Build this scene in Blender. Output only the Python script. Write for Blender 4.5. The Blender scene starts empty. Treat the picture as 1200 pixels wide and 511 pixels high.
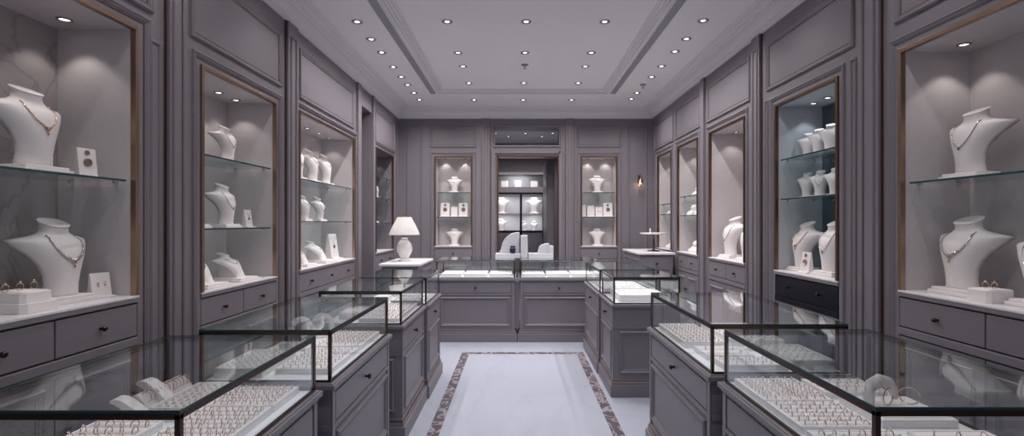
import bpy, bmesh, math, random
from mathutils import Vector, Matrix
random.seed(7)
PI = math.pi
S = bpy.context.scene
COL = S.collection

# ---------------------------------------------------------------- camera, world, exposure
cd = bpy.data.cameras.new('camera'); cam = bpy.data.objects.new('camera', cd); COL.objects.link(cam)
cam.location = (0, 0, 1.5); cam.rotation_euler = (PI/2, 0, 0)
cd.sensor_width = 36; cd.lens = 18.0; cd.clip_start = .02
cd.shift_x = -7/1200; cd.shift_y = 5.5/1200
S.camera = cam
S.view_settings.view_transform = 'Standard'; S.view_settings.look = 'None'
S.view_settings.exposure = 0.04; S.view_settings.gamma = 1; S.view_settings.use_curve_mapping = False
W = bpy.data.worlds.new('world'); S.world = W; W.use_nodes = True
W.node_tree.nodes['Background'].inputs[0].default_value = (.80, .88, 1.0, 1)
W.node_tree.nodes['Background'].inputs[1].default_value = .37

P_CEIL = 19.0     # watts per ceiling lamp
P_NICHE = 1.95     # watts per niche lamp

XL, XR, YB, YF = -2.0, 2.25, 8.57, -1.4
ZC, ZT = 3.40, 3.46
TX0, TX1, TY0, TY1 = -1.16, 1.31, .6, 7.55

# ---------------------------------------------------------------- materials
def mat(name, col, rough=.5, metal=0, spec=.5, noise=None, bump=None, emit=None, coat=0, sss=0):
    m = bpy.data.materials.new(name); m.use_nodes = True
    nt = m.node_tree; b = nt.nodes['Principled BSDF']
    b.inputs['Base Color'].default_value = (*col, 1); b.inputs['Roughness'].default_value = rough
    b.inputs['Metallic'].default_value = metal; b.inputs['Specular IOR Level'].default_value = spec
    b.inputs['Coat Weight'].default_value = coat
    if emit:
        b.inputs['Emission Color'].default_value = (*emit[0], 1); b.inputs['Emission Strength'].default_value = emit[1]
    tc = nt.nodes.new('ShaderNodeTexCoord')
    if noise:
        sc, amt = noise
        n = nt.nodes.new('ShaderNodeTexNoise'); n.inputs['Scale'].default_value = sc; n.inputs['Detail'].default_value = 4
        nt.links.new(tc.outputs['Object'], n.inputs['Vector'])
        mr = nt.nodes.new('ShaderNodeMapRange'); mr.inputs[3].default_value = 1-amt; mr.inputs[4].default_value = 1+amt
        nt.links.new(n.outputs['Fac'], mr.inputs[0])
        mx = nt.nodes.new('ShaderNodeVectorMath'); mx.operation = 'SCALE'; mx.inputs[0].default_value = col
        nt.links.new(mr.outputs[0], mx.inputs['Scale']); nt.links.new(mx.outputs[0], b.inputs['Base Color'])
    if bump:
        sc, st = bump
        n = nt.nodes.new('ShaderNodeTexNoise'); n.inputs['Scale'].default_value = sc; n.inputs['Detail'].default_value = 3
        nt.links.new(tc.outputs['Object'], n.inputs['Vector'])
        bp = nt.nodes.new('ShaderNodeBump'); bp.inputs['Strength'].default_value = st; bp.inputs['Distance'].default_value = .002
        nt.links.new(n.outputs['Fac'], bp.inputs['Height']); nt.links.new(bp.outputs[0], b.inputs['Normal'])
    return m

def marble(name, base, vein, scale, sharp=(.47, .5, .53), rough=.2, amount=1.0, stretch=(1, 1, 1)):
    m = bpy.data.materials.new(name); m.use_nodes = True; nt = m.node_tree; b = nt.nodes['Principled BSDF']
    b.inputs['Roughness'].default_value = rough
    tc = nt.nodes.new('ShaderNodeTexCoord'); mp = nt.nodes.new('ShaderNodeMapping')
    mp.inputs['Scale'].default_value = stretch; mp.inputs['Rotation'].default_value = (.3, .5, .6)
    nt.links.new(tc.outputs['Object'], mp.inputs[0])
    n = nt.nodes.new('ShaderNodeTexNoise'); n.inputs['Scale'].default_value = scale; n.inputs['Detail'].default_value = 7
    n.inputs['Distortion'].default_value = 1.2
    nt.links.new(mp.outputs[0], n.inputs['Vector'])
    r = nt.nodes.new('ShaderNodeValToRGB'); e = r.color_ramp.elements
    e[0].position = sharp[0]; e[0].color = (0, 0, 0, 1); e[1].position = sharp[2]; e[1].color = (0, 0, 0, 1)
    x = e.new(sharp[1]); x.color = (amount,)*3+(1,)
    nt.links.new(n.outputs['Fac'], r.inputs[0])
    n2 = nt.nodes.new('ShaderNodeTexNoise'); n2.inputs['Scale'].default_value = scale*.6; n2.inputs['Detail'].default_value = 4
    nt.links.new(mp.outputs[0], n2.inputs['Vector'])
    m1 = nt.nodes.new('ShaderNodeMix'); m1.data_type = 'RGBA'
    m1.inputs[6].default_value = (*base, 1); m1.inputs[7].default_value = (*[c*.84 for c in base], 1)
    nt.links.new(n2.outputs['Fac'], m1.inputs[0])
    m2 = nt.nodes.new('ShaderNodeMix'); m2.data_type = 'RGBA'; m2.inputs[7].default_value = (*vein, 1)
    nt.links.new(m1.outputs[2], m2.inputs[6]); nt.links.new(r.outputs[0], m2.inputs[0])
    nt.links.new(m2.outputs[2], b.inputs['Base Color'])
    return m

def glass(name, tint, f0=1.5, extra=0.0):
    m = bpy.data.materials.new(name); m.use_nodes = True; nt = m.node_tree
    for n in list(nt.nodes): nt.nodes.remove(n)
    out = nt.nodes.new('ShaderNodeOutputMaterial'); tr = nt.nodes.new('ShaderNodeBsdfTransparent')
    gl = nt.nodes.new('ShaderNodeBsdfGlossy'); gl.inputs['Roughness'].default_value = .01
    tr.inputs[0].default_value = (*tint, 1); gl.inputs[0].default_value = (.95, .98, 1, 1)
    # Schlick reflectance, the same for both faces of the pane
    lw = nt.nodes.new('ShaderNodeLayerWeight'); lw.inputs[0].default_value = .5
    pw = nt.nodes.new('ShaderNodeMath'); pw.operation = 'POWER'; pw.inputs[1].default_value = 5
    fr = nt.nodes.new('ShaderNodeMapRange'); r0 = ((f0-1)/(f0+1))**2; fr.inputs[3].default_value = r0; fr.inputs[4].default_value = 1
    nt.links.new(lw.outputs['Facing'], pw.inputs[0]); nt.links.new(pw.outputs[0], fr.inputs[0])
    mx = nt.nodes.new('ShaderNodeMixShader')
    nt.links.new(fr.outputs[0], mx.inputs[0]); nt.links.new(tr.outputs[0], mx.inputs[1]); nt.links.new(gl.outputs[0], mx.inputs[2])
    nt.links.new(mx.outputs[0], out.inputs[0])
    return m

M = {}
M['paint'] = mat('mauve_grey_paint', (.182, .166, .190), .42, noise=(2.2, .04))
M['paint_dark'] = mat('dark_mauve_paint', (.12, .108, .122), .42)
M['black_lacquer'] = mat('black_lacquer', (.008, .008, .014), .35, spec=.25)
M['ceil'] = mat('ceiling_plaster', (.74, .715, .73), .8, noise=(1.5, .02))
M['cornice'] = mat('cornice_plaster', (.66, .63, .65), .6)
M['liner'] = mat('niche_fabric', (.56, .515, .53), .85, noise=(30, .06), bump=(220, .35))
M['liner_cool_lit'] = mat('cool_lit_niche_fabric', (.46, .49, .52), .85, noise=(30, .06), bump=(220, .35))  # niche fabric tinted bluish, the cool niche light put into its colour
M['back_marble'] = marble('niche_grey_marble', (.42, .38, .39), (.27, .235, .24), 2.6, (.475, .5, .52), .4, .8)
M['top_marble'] = marble('white_marble', (.78, .755, .79), (.6, .58, .61), 9, (.46, .5, .54), .3, .35)
M['floor_marble'] = marble('floor_white_marble', (.43, .455, .55), (.36, .38, .47), 1.5, (.46, .5, .54), .12, .5, (1, .35, 1))
M['strip_marble'] = marble('floor_brown_marble', (.12, .105, .125), (.45, .41, .45), 6, (.45, .5, .55), .15, .8)
M['deck'] = mat('white_deck', (.82, .83, .87), .5)
M['leather'] = mat('white_leatherette', (.76, .715, .72), .55, bump=(300, .15), noise=(14, .02))
M['pale_grey'] = mat('pale_grey_leatherette', (.50, .50, .54), .5)
M['tray'] = mat('tray_leatherette', (.86, .82, .83), .55)
M['foam'] = mat('pale_suede', (.84, .79, .80), .9)
M['bronze'] = mat('bronze_metal', (.10, .068, .058), .32, 1)
M['brass'] = mat('brass_metal', (.36, .25, .18), .3, 1)
M['brass_dark'] = mat('aged_brass', (.20, .125, .085), .38, 1)
M['champagne'] = mat('champagne_metal', (.42, .37, .36), .3, 1)
M['knob'] = mat('knob_metal', (.06, .05, .05), .3, 1)
M['chrome'] = mat('chrome_metal', (.6, .6, .62), .15, 1)
M['gold'] = mat('rose_gold', (.72, .50, .36), .22, 1)
M['silver'] = mat('silver_metal', (.62, .60, .62), .2, 1)
M['gem'] = mat('clear_gem', (.75, .78, .82), .05, 0, 1.0, coat=1)
M['gem_dark'] = mat('dark_gem', (.05, .035, .05), .08, 0, 1.0, coat=1)
M['navy'] = mat('navy_leather', (.008, .012, .05), .3)
M['glass'] = glass('clear_glass', (.965, .978, .98), 1.5)
M['glass_top'] = glass('case_glass', (.96, .975, .978), 1.4)
M['shelf'] = glass('shelf_glass', (.74, .81, .81), 1.5)
M['mirror'] = mat('smoked_mirror', (.30, .34, .37), .04, 1)
M['edge'] = mat('glass_edge', (.02, .06, .065), .15)
M['grille'] = mat('grille_metal', (.38, .37, .38), .5)
M['lamp'] = mat('lamp_lens', (.9, .9, .9), .4, emit=((1, .93, .86), 4))
M['lampring'] = mat('lamp_ring', (.30, .27, .27), .35, .6)
M['ceramic'] = mat('white_ceramic', (.72, .70, .70), .25, coat=.5)
M['glow'] = mat('sconce_glass', (.8, .7, .6), .4, emit=((1, .75, .5), 2))
M['watch'] = mat('watch_plate', (.25, .2, .2), .4, .4)
# lampshade: translucent fabric
sh = bpy.data.materials.new('shade_fabric'); sh.use_nodes = True; nt = sh.node_tree
for n in list(nt.nodes): nt.nodes.remove(n)
o_ = nt.nodes.new('ShaderNodeOutputMaterial'); d_ = nt.nodes.new('ShaderNodeBsdfDiffuse'); t_ = nt.nodes.new('ShaderNodeBsdfTranslucent')
x_ = nt.nodes.new('ShaderNodeMixShader'); d_.inputs[0].default_value = (.78, .76, .76, 1); t_.inputs[0].default_value = (.7, .68, .66, 1)
x_.inputs[0].default_value = .4
nt.links.new(d_.outputs[0], x_.inputs[1]); nt.links.new(t_.outputs[0], x_.inputs[2]); nt.links.new(x_.outputs[0], o_.inputs[0])
M['shade'] = sh

# ---------------------------------------------------------------- mesh helpers
class MB:
    def __init__(s, f=None): s.v = []; s.f = []; s.sm = []; s.map = f
    def add(s, vs, fs, smooth=False):
        n = len(s.v)
        for p in vs: s.v.append(s.map(*p) if s.map else tuple(p))
        for f in fs: s.f.append([i+n for i in f]); s.sm.append(smooth)
        return s
    def box(s, a0, a1, b0, b1, c0, c1):
        vs = [(a0,b0,c0),(a1,b0,c0),(a1,b1,c0),(a0,b1,c0),(a0,b0,c1),(a1,b0,c1),(a1,b1,c1),(a0,b1,c1)]
        return s.add(vs, [(0,3,2,1),(4,5,6,7),(0,1,5,4),(1,2,6,5),(2,3,7,6),(3,0,4,7)])
    def cbox(s, cx, cy, z0, lx, ly, h): return s.box(cx-lx/2, cx+lx/2, cy-ly/2, cy+ly/2, z0, z0+h)
    def lathe(s, prof, n=20, c=(0,0,0), axis='z', rip=0, nr=0, smooth=True, caps=True):
        vs = []
        for r, z in prof:
            for k in range(n):
                a = 2*PI*k/n; rr = r*(1+rip*math.cos(nr*a)) if rip else r
                x, y = rr*math.cos(a), rr*math.sin(a)
                p = {'z': (x, y, z), 'x': (z, x, y), 'y': (x, z, y)}[axis]
                vs.append((p[0]+c[0], p[1]+c[1], p[2]+c[2]))
        fs = []
        for i in range(len(prof)-1):
            for k in range(n):
                k2 = (k+1) % n; fs.append((i*n+k, i*n+k2, (i+1)*n+k2, (i+1)*n+k))
        s.add(vs, fs, smooth)
        if caps:
            m = len(s.v)-len(vs)
            s.f.append([m+k for k in range(n)][::-1]); s.sm.append(False)
            s.f.append([m+(len(prof)-1)*n+k for k in range(n)]); s.sm.append(False)
        return s
    def tube(s, pts, r, n=6, closed=False):
        pts = [Vector(p) for p in pts]; m = len(pts); vs = []; fs = []
        for i, p in enumerate(pts):
            a = pts[(i-1) % m] if (closed or i > 0) else p
            b = pts[(i+1) % m] if (closed or i < m-1) else p
            t = (b-a).normalized(); u = t.orthogonal().normalized() if abs(t.z) > .95 else t.cross(Vector((0,0,1))).normalized()
            w = t.cross(u)
            rr = r[i] if isinstance(r, (list, tuple)) else r
            for k in range(n):
                q = p+u*rr*math.cos(2*PI*k/n)+w*rr*math.sin(2*PI*k/n); vs.append(tuple(q))
        for i in range(m if closed else m-1):
            j = (i+1) % m
            for k in range(n): fs.append((i*n+k, i*n+(k+1) % n, j*n+(k+1) % n, j*n+k))
        if not closed: fs += [tuple(range(n))[::-1], tuple((m-1)*n+k for k in range(n))]
        return s.add(vs, fs, True)
    def sphere(s, c, r, n=8, m=6, sc=(1,1,1)):
        vs = [(c[0], c[1], c[2]-r*sc[2])]
        for i in range(1, m):
            a = PI*i/m
            for k in range(n): vs.append((c[0]+r*sc[0]*math.sin(a)*math.cos(2*PI*k/n), c[1]+r*sc[1]*math.sin(a)*math.sin(2*PI*k/n), c[2]-r*sc[2]*math.cos(a)))
        vs.append((c[0], c[1], c[2]+r*sc[2])); L = len(vs)-1; fs = []
        for k in range(n):
            fs.append((0, 1+(k+1) % n, 1+k)); fs.append((L, L-n+k, L-n+(k+1) % n))
            for i in range(m-2): fs.append((1+i*n+k, 1+i*n+(k+1) % n, 1+(i+1)*n+(k+1) % n, 1+(i+1)*n+k))
        return s.add(vs, fs, True)
    def extrude(s, poly, y0, y1):      # polygon in (x,z), extruded over y
        n = len(poly)
        vs = [(x, y0, z) for x, z in poly]+[(x, y1, z) for x, z in poly]
        fs = [tuple(range(n)), tuple(range(n, 2*n))[::-1]]+[(i, i+n, (i+1) % n+n, (i+1) % n) for i in range(n)]
        return s.add(vs, fs)
    def frame(s, u0, u1, z0, z1, prof, w0=0):   # mitred rectangular moulding on the plane w=w0; prof = (inset, height)
        vs = []; fs = []; n = len(prof)
        for (u, z, su, sz) in ((u0,z0,1,1),(u1,z0,-1,1),(u1,z1,-1,-1),(u0,z1,1,-1)):
            for o, h in prof: vs.append((u+su*o, w0-h, z+sz*o))
        for c in range(4):
            d = (c+1) % 4
            for i in range(n-1): fs.append((c*n+i, d*n+i, d*n+i+1, c*n+i+1))
        return s.add(vs, fs)
    def build(s, name, m, parent=None, bevel=0, seg=2, local=False):
        me = bpy.data.meshes.new(name)
        v = s.v
        if parent is not None and not local:
            L = parent.location if parent.parent is None else parent.parent.location
            v = [(p[0]-L[0], p[1]-L[1], p[2]-L[2]) for p in v]
        me.from_pydata(v, [], s.f)
        me.polygons.foreach_set('use_smooth', s.sm)
        bm = bmesh.new(); bm.from_mesh(me); bmesh.ops.recalc_face_normals(bm, faces=bm.faces); bm.to_mesh(me); bm.free()
        me.materials.append(M[m] if isinstance(m, str) else m)
        o = bpy.data.objects.new(name, me); COL.objects.link(o)
        if parent is not None: o.parent = parent
        if bevel:
            b = o.modifiers.new('bevel', 'BEVEL'); b.width = bevel; b.segments = seg; b.limit_method = 'ANGLE'
        return o

def tag(o, label, cat, group=None, kind=None):
    o['label'] = label; o['category'] = cat
    if group: o['group'] = group
    if kind: o['kind'] = kind
    return o
def thing(name, label, cat, loc=(0,0,0), rz=0, group=None):
    o = bpy.data.objects.new(name, None); COL.objects.link(o); o.empty_display_size = .05
    o.location = loc; o.rotation_euler = (0,0,rz)
    return tag(o, label, cat, group)
def struct(o): o['kind'] = 'structure'; return o
def dup(root, loc, rz=None, label=None, group=None, scale=None):
    r = root.copy(); COL.objects.link(r); r.location = loc
    if rz is not None: r.rotation_euler = (0,0,rz)
    if scale: r.scale = (scale,)*3
    if label: r['label'] = label
    if group: r['group'] = group
    for ch in list(root.children):
        c = ch.copy(); COL.objects.link(c); c.parent = r
        for g in list(ch.children):
            d = g.copy(); COL.objects.link(d); d.parent = c
    return r
def light(kind, name, loc, power, color=(1,.92,.84), parent=None, size=.06, spot=None, aim=None, blend=.6):
    l = bpy.data.lights.new(name, kind); l.energy = power; l.color = color
    if kind == 'AREA': l.shape = 'DISK'; l.size = size
    else: l.shadow_soft_size = size
    if kind == 'SPOT': l.spot_size = spot; l.spot_blend = blend
    o = bpy.data.objects.new(name, l); COL.objects.link(o)
    if parent is not None: o.parent = parent; loc = [loc[i]-parent.location[i] for i in range(3)]
    o.location = loc
    if aim:
        o.rotation_euler = Vector(aim).to_track_quat('-Z', 'Y').to_euler()
    return o

def mapL(u, w, z): return (XL-w, u, z)
def mapR(u, w, z): return (XR+w, u, z)
def mapB(u, w, z): return (u, YB+w, z)
MOULD = [(0,0),(.002,.012),(.010,.018),(.018,.010),(.026,.010),(.030,.004),(.036,.004),(.038,0)]
THIN = [(0,0),(.001,.008),(.006,.011),(.013,.006),(.015,0)]

# ---------------------------------------------------------------- room shell
def wall(name, f, u0, u1, z0, z1, th, holes):
    us = sorted({u0, u1, *[h[0] for h in holes], *[h[1] for h in holes]})
    mb = MB(f)
    for a, b in zip(us[:-1], us[1:]):
        c = (a+b)/2; hs = sorted([(h[2], h[3]) for h in holes if h[0] < c < h[1]]); z = z0
        for h0, h1 in hs:
            if h0 > z: mb.box(a, b, 0, th, z, h0)
            z = h1
        if z < z1: mb.box(a, b, 0, th, z, z1)
    return struct(mb.build(name, 'paint'))

NL = [(1.25, 2.69, 2.53), (3.225, 4.235, 2.50), (4.67, 6.26, 2.53), (7.19, 8.20, 2.57)]
NR = [(1.35, 3.02, 2.52), (3.59, 4.48, 2.53), (5.07, 6.02, 2.56), (6.40, 7.22, 2.57), (7.50, 8.25, 2.57)]
NB = [(-1.40, -.765, 2.62), (1.05, 1.665, 2.62)]
G = .002
wall('wall_left', mapL, YF, YB+.5, 0, 3.5, .55, [(a-G, b+G, -1, t+G) for a, b, t in NL]+[(6.46, 7.0, -1, 3.0)])
wall('wall_right', mapR, YF, YB+.5, 0, 3.5, .55, [(a-G, b+G, -1, t+G) for a, b, t in NR])
wall('wall_back', mapB, XL, XR, 0, 3.5, .45, [(a-G, b+G, -1, t+G) for a, b, t in NB]+[(-.36, .70, -1, 2.63), (-.40, .70, 2.78, 3.11)])
struct(MB().box(XL-.55, XR+.55, YF, 12.2, -.1, 0).build('floor', 'floor_marble'))
# floor border inlay
fl = MB(); z = .0015
x0, x1, y0, y1, t = -.645, .755, -.6, 5.93, .085
for b in ((x0, x0+t, y0, y1), (x1-t, x1, y0, y1), (x0+t, x1-t, y1-t, y1), (x0+t, x1-t, y0, y0+t)): fl.box(*b, -.001, z)
struct(fl.build('trim_1', 'strip_marble'))
# ceiling with a raised tray
ce = MB()
ce.box(XL, TX0, YF, YB, ZC, ZC+.1); ce.box(TX1, XR, YF, YB, ZC, ZC+.1)
ce.box(TX0, TX1, YF, TY0, ZC, ZC+.1); ce.box(TX0, TX1, TY1, YB, ZC, ZC+.1)
ce.box(TX0-.05, TX1+.05, TY0-.05, TY1+.05, ZT, ZT+.1)
struct(ce.build('ceiling', 'ceil'))
tm = MB(lambda u, w, z: (u, z, ZC+w))
tm.frame(TX0, TX1, TY0, TY1, [(0,-.06),(0,0),(-.012,.006),(-.03,.006),(-.036,-.004)])
tm.frame(TX0, TX1, TY0, TY1, [(0,-.0),(.002,-.016),(.022,-.018),(.026,-.034),(.046,-.038),(.05,-.05),(.07,-.052),(.072,-.06)])
struct(tm.build('trim_2', 'cornice'))
# cornice: profile (offset from wall, z)
cp = [(0,3.24),(.018,3.24),(.022,3.262),(.035,3.268),(.04,3.285),(.07,3.31),(.085,3.335),(.09,3.355),(.125,3.36),(.13,3.376),(.17,3.382),(.175,3.392),(.215,3.394),(.22,3.401)]
def sweep_rect(prof, x0, x1, y0, y1):
    mb = MB(); vs = []; n = len(prof)
    for (x, y, sx, sy) in ((x0,y0,1,1),(x1,y0,-1,1),(x1,y1,-1,-1),(x0,y1,1,-1)):
        for o, z in prof: vs.append((x+sx*o, y+sy*o, z))
    fs = [(c*n+i, ((c+1)%4)*n+i, ((c+1)%4)*n+i+1, c*n+i+1) for c in range(1, 4) for i in range(n-1)]
    return mb.add(vs, fs)
struct(sweep_rect(cp, XL, XR, YF, YB).build('trim_3', 'cornice'))

# wall panelling: pilasters, upper panels, brass lines
def pil(mb, u0, u1, z1=3.24, w=.028):
    mb.box(u0, u1, -w, 0, 0, z1)
def upanel(mb, br, u0, u1, z0, z1):
    mb.frame(u0, u1, z0, z1, MOULD)
    if u1-u0 > .2: br.frame(u0+.038, u1-.038, z0+.038, z1-.038, [(0,0),(0,.003),(.005,.003),(.005,0)])
mb = MB(mapL); br = MB(mapL)
for a, b in ((2.90, 3.05), (4.40, 4.60), (6.33, 6.46), (7.0, 7.06)): pil(mb, a, b)
for a, b in ((1.2, 2.80), (3.12, 4.32), (4.68, 6.22), (7.16, 8.25)): upanel(mb, br, a, b, 2.64, 3.10)
for a, b in ((2.925, 3.025), (4.44, 4.56)): mb.frame(a, b, .2, 3.12, THIN, -.028); br.frame(a+.016, b-.016, .216, 3.104, [(0,0),(0,.002),(.004,.002),(.004,0)], -.028)
for a, b, t_ in NL: upanel(mb, br, a-.085, b+.085, .14, t_+.07) if a < 2 or a > 3 else None
mb.frame(2.78, 2.86, .2, 2.5, THIN); mb.frame(8.3, 8.5, .2, 3.1, THIN)
for u in (2.895, 3.055, 4.395, 4.605): br.box(u-.004, u+.004, -.012, 0, .15, 3.24)
struct(mb.build('trim_4', 'paint')); struct(br.build('trim_5', 'brass_dark'))
mb = MB(mapR); br = MB(mapR)
for a, b in ((3.16, 3.34), (4.72, 4.88), (6.14, 6.25)): pil(mb, a, b)
for a, b in ((1.2, 3.05), (3.42, 4.62), (4.96, 6.08), (6.3, 7.3), (7.4, 8.4)): upanel(mb, br, a, b, 2.68, 3.12)
for a, b in ((3.19, 3.31), (4.75, 4.85)): mb.frame(a, b, .2, 3.12, THIN, -.028); br.frame(a+.016, b-.016, .216, 3.104, [(0,0),(0,.002),(.004,.002),(.004,0)], -.028)
for a, b, t_ in NR: mb.frame(a-.07, b+.07, .14, t_+.07, MOULD)
mb.frame(3.40, 3.46, .2, 2.6, THIN); mb.frame(4.60, 4.66, .2, 2.6, THIN)
for u in (3.155, 3.345, 4.715, 4.885): br.box(u-.004, u+.004, -.012, 0, .15, 3.24)
struct(mb.build('trim_6', 'paint')); struct(br.build('trim_7', 'brass_dark'))
mb = MB(mapB); br = MB(mapB)
for a, b in ((-.60, -.47), (.80, .93)): pil(mb, a, b)
for a, b in ((-1.47, -.70), (.985, 1.735)): upanel(mb, br, a, b, 2.76, 3.10)
for a, b in ((-1.86, -1.60), (1.84, 2.16)): mb.frame(a, b, .2, 3.1, MOULD)
mb.frame(-.42, .72, 2.76, 3.13, MOULD, 0)
for a, b in ((-.57, -.50), (.83, .90)): mb.frame(a, b, .2, 3.12, THIN, -.028)
for u in (-.605, -.465, .795, .935): br.box(u-.005, u+.005, -.014, 0, .15, 3.24)
for a, b, t_ in NB: mb.frame(a-.06, b+.06, .14, t_+.06, MOULD)
for u in (-.40, .725): mb.box(u-.04, u+.015, -.02, 0, 0, 2.70)
mb.box(-.385, .71, -.02, 0, 2.66, 2.72)
struct(mb.build('trim_8', 'paint')); struct(br.build('trim_9', 'brass_dark'))
for nm, f, u0, u1, hs in (('baseboard_left', mapL, YF, YB, NL+[(6.46,7.0,3)]), ('baseboard_right', mapR, YF, YB, NR), ('baseboard_back', mapB, XL, XR, NB+[(-.45,.75,3)])):
    mb = MB(f); u = u0
    for h in sorted(hs): mb.box(u, h[0], -.034, 0, 0, .14); u = h[1]
    mb.box(u, u1, -.034, 0, 0, .14); struct(mb.build(nm, 'paint', bevel=.004))
# recessed side door on the left
d = MB(mapL); d.box(6.46, 7.0, .30, .34, 0, 3.0); d.frame(6.52, 6.94, .2, 1.0, MOULD, .30); d.frame(6.52, 6.94, 1.1, 2.85, MOULD, .30)
dd = struct(d.build('door_1', 'paint_dark'))
h_ = MB(mapL); h_.tube([(6.93, .28, 1.0), (6.93, .24, 1.02), (6.93, .24, 1.18), (6.93, .28, 1.2)], .008); h_.build('door_handle', 'brass_dark', dd, local=True)

# room beyond the back doorway
br_ = MB(); Y2 = 11.6
br_.box(-2.0, 2.25, Y2, Y2+.1, 0, 3.5); br_.box(-2.1, -2.0, YB+.45, Y2, 0, 3.5); br_.box(2.25, 2.35, YB+.45, Y2, 0, 3.5)
struct(br_.build('wall_beyond', 'paint'))
struct(MB().box(-2.0, 2.25, YB+.45, Y2, 3.3, 3.4).build('ceiling_beyond', 'ceil'))
gl = MB(mapB); gl.box(-.40, .70, .03, .038, 2.78, 3.11); struct(gl.build('window_1', 'glass'))
fr = MB(mapB)
for a, b, c, e in ((-.355, -.325, 0, 2.63), (.665, .695, 0, 2.63), (-.355, .695, 2.60, 2.628)): fr.box(a, b, .0, .06, c, e)
struct(fr.build('trim_10', 'brass_dark'))
fr = MB(mapB); fr.box(.50, .64, .42, 1.6, 0, 2.6); fr.frame(.50,.64,.3,2.5,THIN,.42)
struct(fr.build('door_2', 'paint_dark'))

# ---------------------------------------------------------------- ceiling fittings
def ceiling_light(x, y, z, label, power=1.0, first=[None]):
    if first[0] is None:
        t = thing('ceiling_downlight', label, 'ceiling light', (x, y, z), 0, 'recessed ceiling downlights')
        m = MB(); m.lathe([(.052,0),(.052,-.006),(.043,-.009),(.024,-.003),(.022,.0)], 20, caps=False); m.build('trim_ring', 'lampring', t, local=True)
        m = MB(); m.lathe([(.022,-.001),(.019,-.0035),(.001,-.0045)], 20); m.build('lamp_lens', 'lamp', t, local=True)
        first[0] = t
    else: t = dup(first[0], (x, y, z), label=label)
    light('SPOT', 'downlight_beam', (x, y, z-.012), P_CEIL*power*(1.35 if 6 < y < 8.5 else 1), (1, .95, .92), parent=t, size=.035, spot=2.5, aim=(0,0,-1), blend=.9)
    return t
rn = ['nearest', 'second', 'third', 'fourth', 'fifth', 'sixth', 'seventh', 'eighth', 'ninth', 'tenth']
rows = [4.84+.15, 5.80+.1, 6.42, 7.18]
for i, y in enumerate(rows):
    for x, s_ in ((-.69, 'left'), (.08, 'middle'), (.845, 'right')):
        if i == 2 and s_ == 'middle': continue
        ceiling_light(x, y, ZT, f'round recessed spotlight in the raised ceiling panel, {s_} column, {rn[i]} row in view')
for x, s_ in ((-.68, 'left'), (.08, 'middle'), (.83, 'right')):
    ceiling_light(x, 7.92, ZC, f'recessed spotlight between raised panel end and back cornice, {s_} of three')
for s_, x, ys in (('left', -1.52, (4.84, 5.30, 5.71, 6.24, 6.67, 7.05, 7.49, 7.9)), ('right', 1.74, (4.81, 5.29, 5.68, 6.21, 6.67, 7.49, 7.86))):
    for i, y in enumerate(ys):
        ceiling_light(x, y, ZC, f'recessed spotlight in lower ceiling strip along the {s_} wall, {rn[i]} from the viewer')
# the rows carry on over the front of the shop
for y, w_ in ((3.9, 'farthest'), (2.7, 'middle'), (1.5, 'nearest')):
    for x, s_ in ((-1.52, 'left strip'), (-.69, 'left'), (.08, 'middle'), (.845, 'right'), (1.74, 'right strip')):
        ceiling_light(x, y, ZT if abs(x-.1) < 1 else ZC, f'recessed spotlight overhead above the top edge of the picture, {s_} column, {w_} row', .32)
for x, s_, in ((TX0-.085, 'left'), (TX1+.085, 'right')):
    t = thing('air_vent', f'long dark linear air grille in the ceiling on the {s_} of the raised panel', 'air vent', (x, 4, ZC))
    m = MB(); w = .046
    for a in (-w, w-.006): m.box(x+a, x+a+.006, .8, 7.55, ZC-.005, ZC)
    m.box(x-w, x+w, .8, .806, ZC-.005, ZC); m.box(x-w, x+w, 7.544, 7.55, ZC-.005, ZC); m.build('frame', 'cornice', t)
    m = MB(); m.box(x-w+.006, x+w-.006, .806, 7.544, ZC-.0015, ZC-.0002)
    k = .81
    while k < 7.54: m.box(x-w+.006, x+w-.006, k, k+.008, ZC-.005, ZC-.0015); k += .03
    m.build('grille', 'grille', t)
def sprink(x, y, z, label, nm, cat, r):
    t = thing(nm, label, cat, (x, y, z))
    MB().lathe([(r,0),(r*.95,-.010),(r*.5,-.016)], 16, (x,y,z)).build('cover_plate', 'lampring', t)
    m = MB(); m.tube([(x,y,z-.014),(x,y,z-.045)], .006); m.lathe([(.02,-.045),(.02,-.05)], 10, (x,y,z)); m.build('nozzle', 'chrome', t)
sprink(.085, 6.35, ZT, 'small round sprinkler in the middle of the raised ceiling', 'sprinkler', 'sprinkler', .045)
sprink(1.72, 7.04, ZC, 'small dark sprinkler among the spotlights along the right wall', 'sprinkler', 'sprinkler', .045)

# ---------------------------------------------------------------- built-in niche cabinets
def knob(f, u, w, z, parent, r=.014):
    m = MB(f); n = 12
    # spindle and head along the wall normal
    pr = [(r*.55, 0), (r*.4, .012), (r*.95, .017), (r, .023), (r*.7, .029), (r*.1, .030)]
    vs = [(u+rr*math.cos(2*PI*k/n), w-d, z+rr*math.sin(2*PI*k/n)) for rr, d in pr for k in range(n)]
    fs = [(i*n+k, i*n+(k+1)%n, (i+1)*n+(k+1)%n, (i+1)*n+k) for i in range(len(pr)-1) for k in range(n)]+[tuple((len(pr)-1)*n+k for k in range(n))]
    m.add(vs, fs, True)
    m.build('knob', 'knob', parent)

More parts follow.
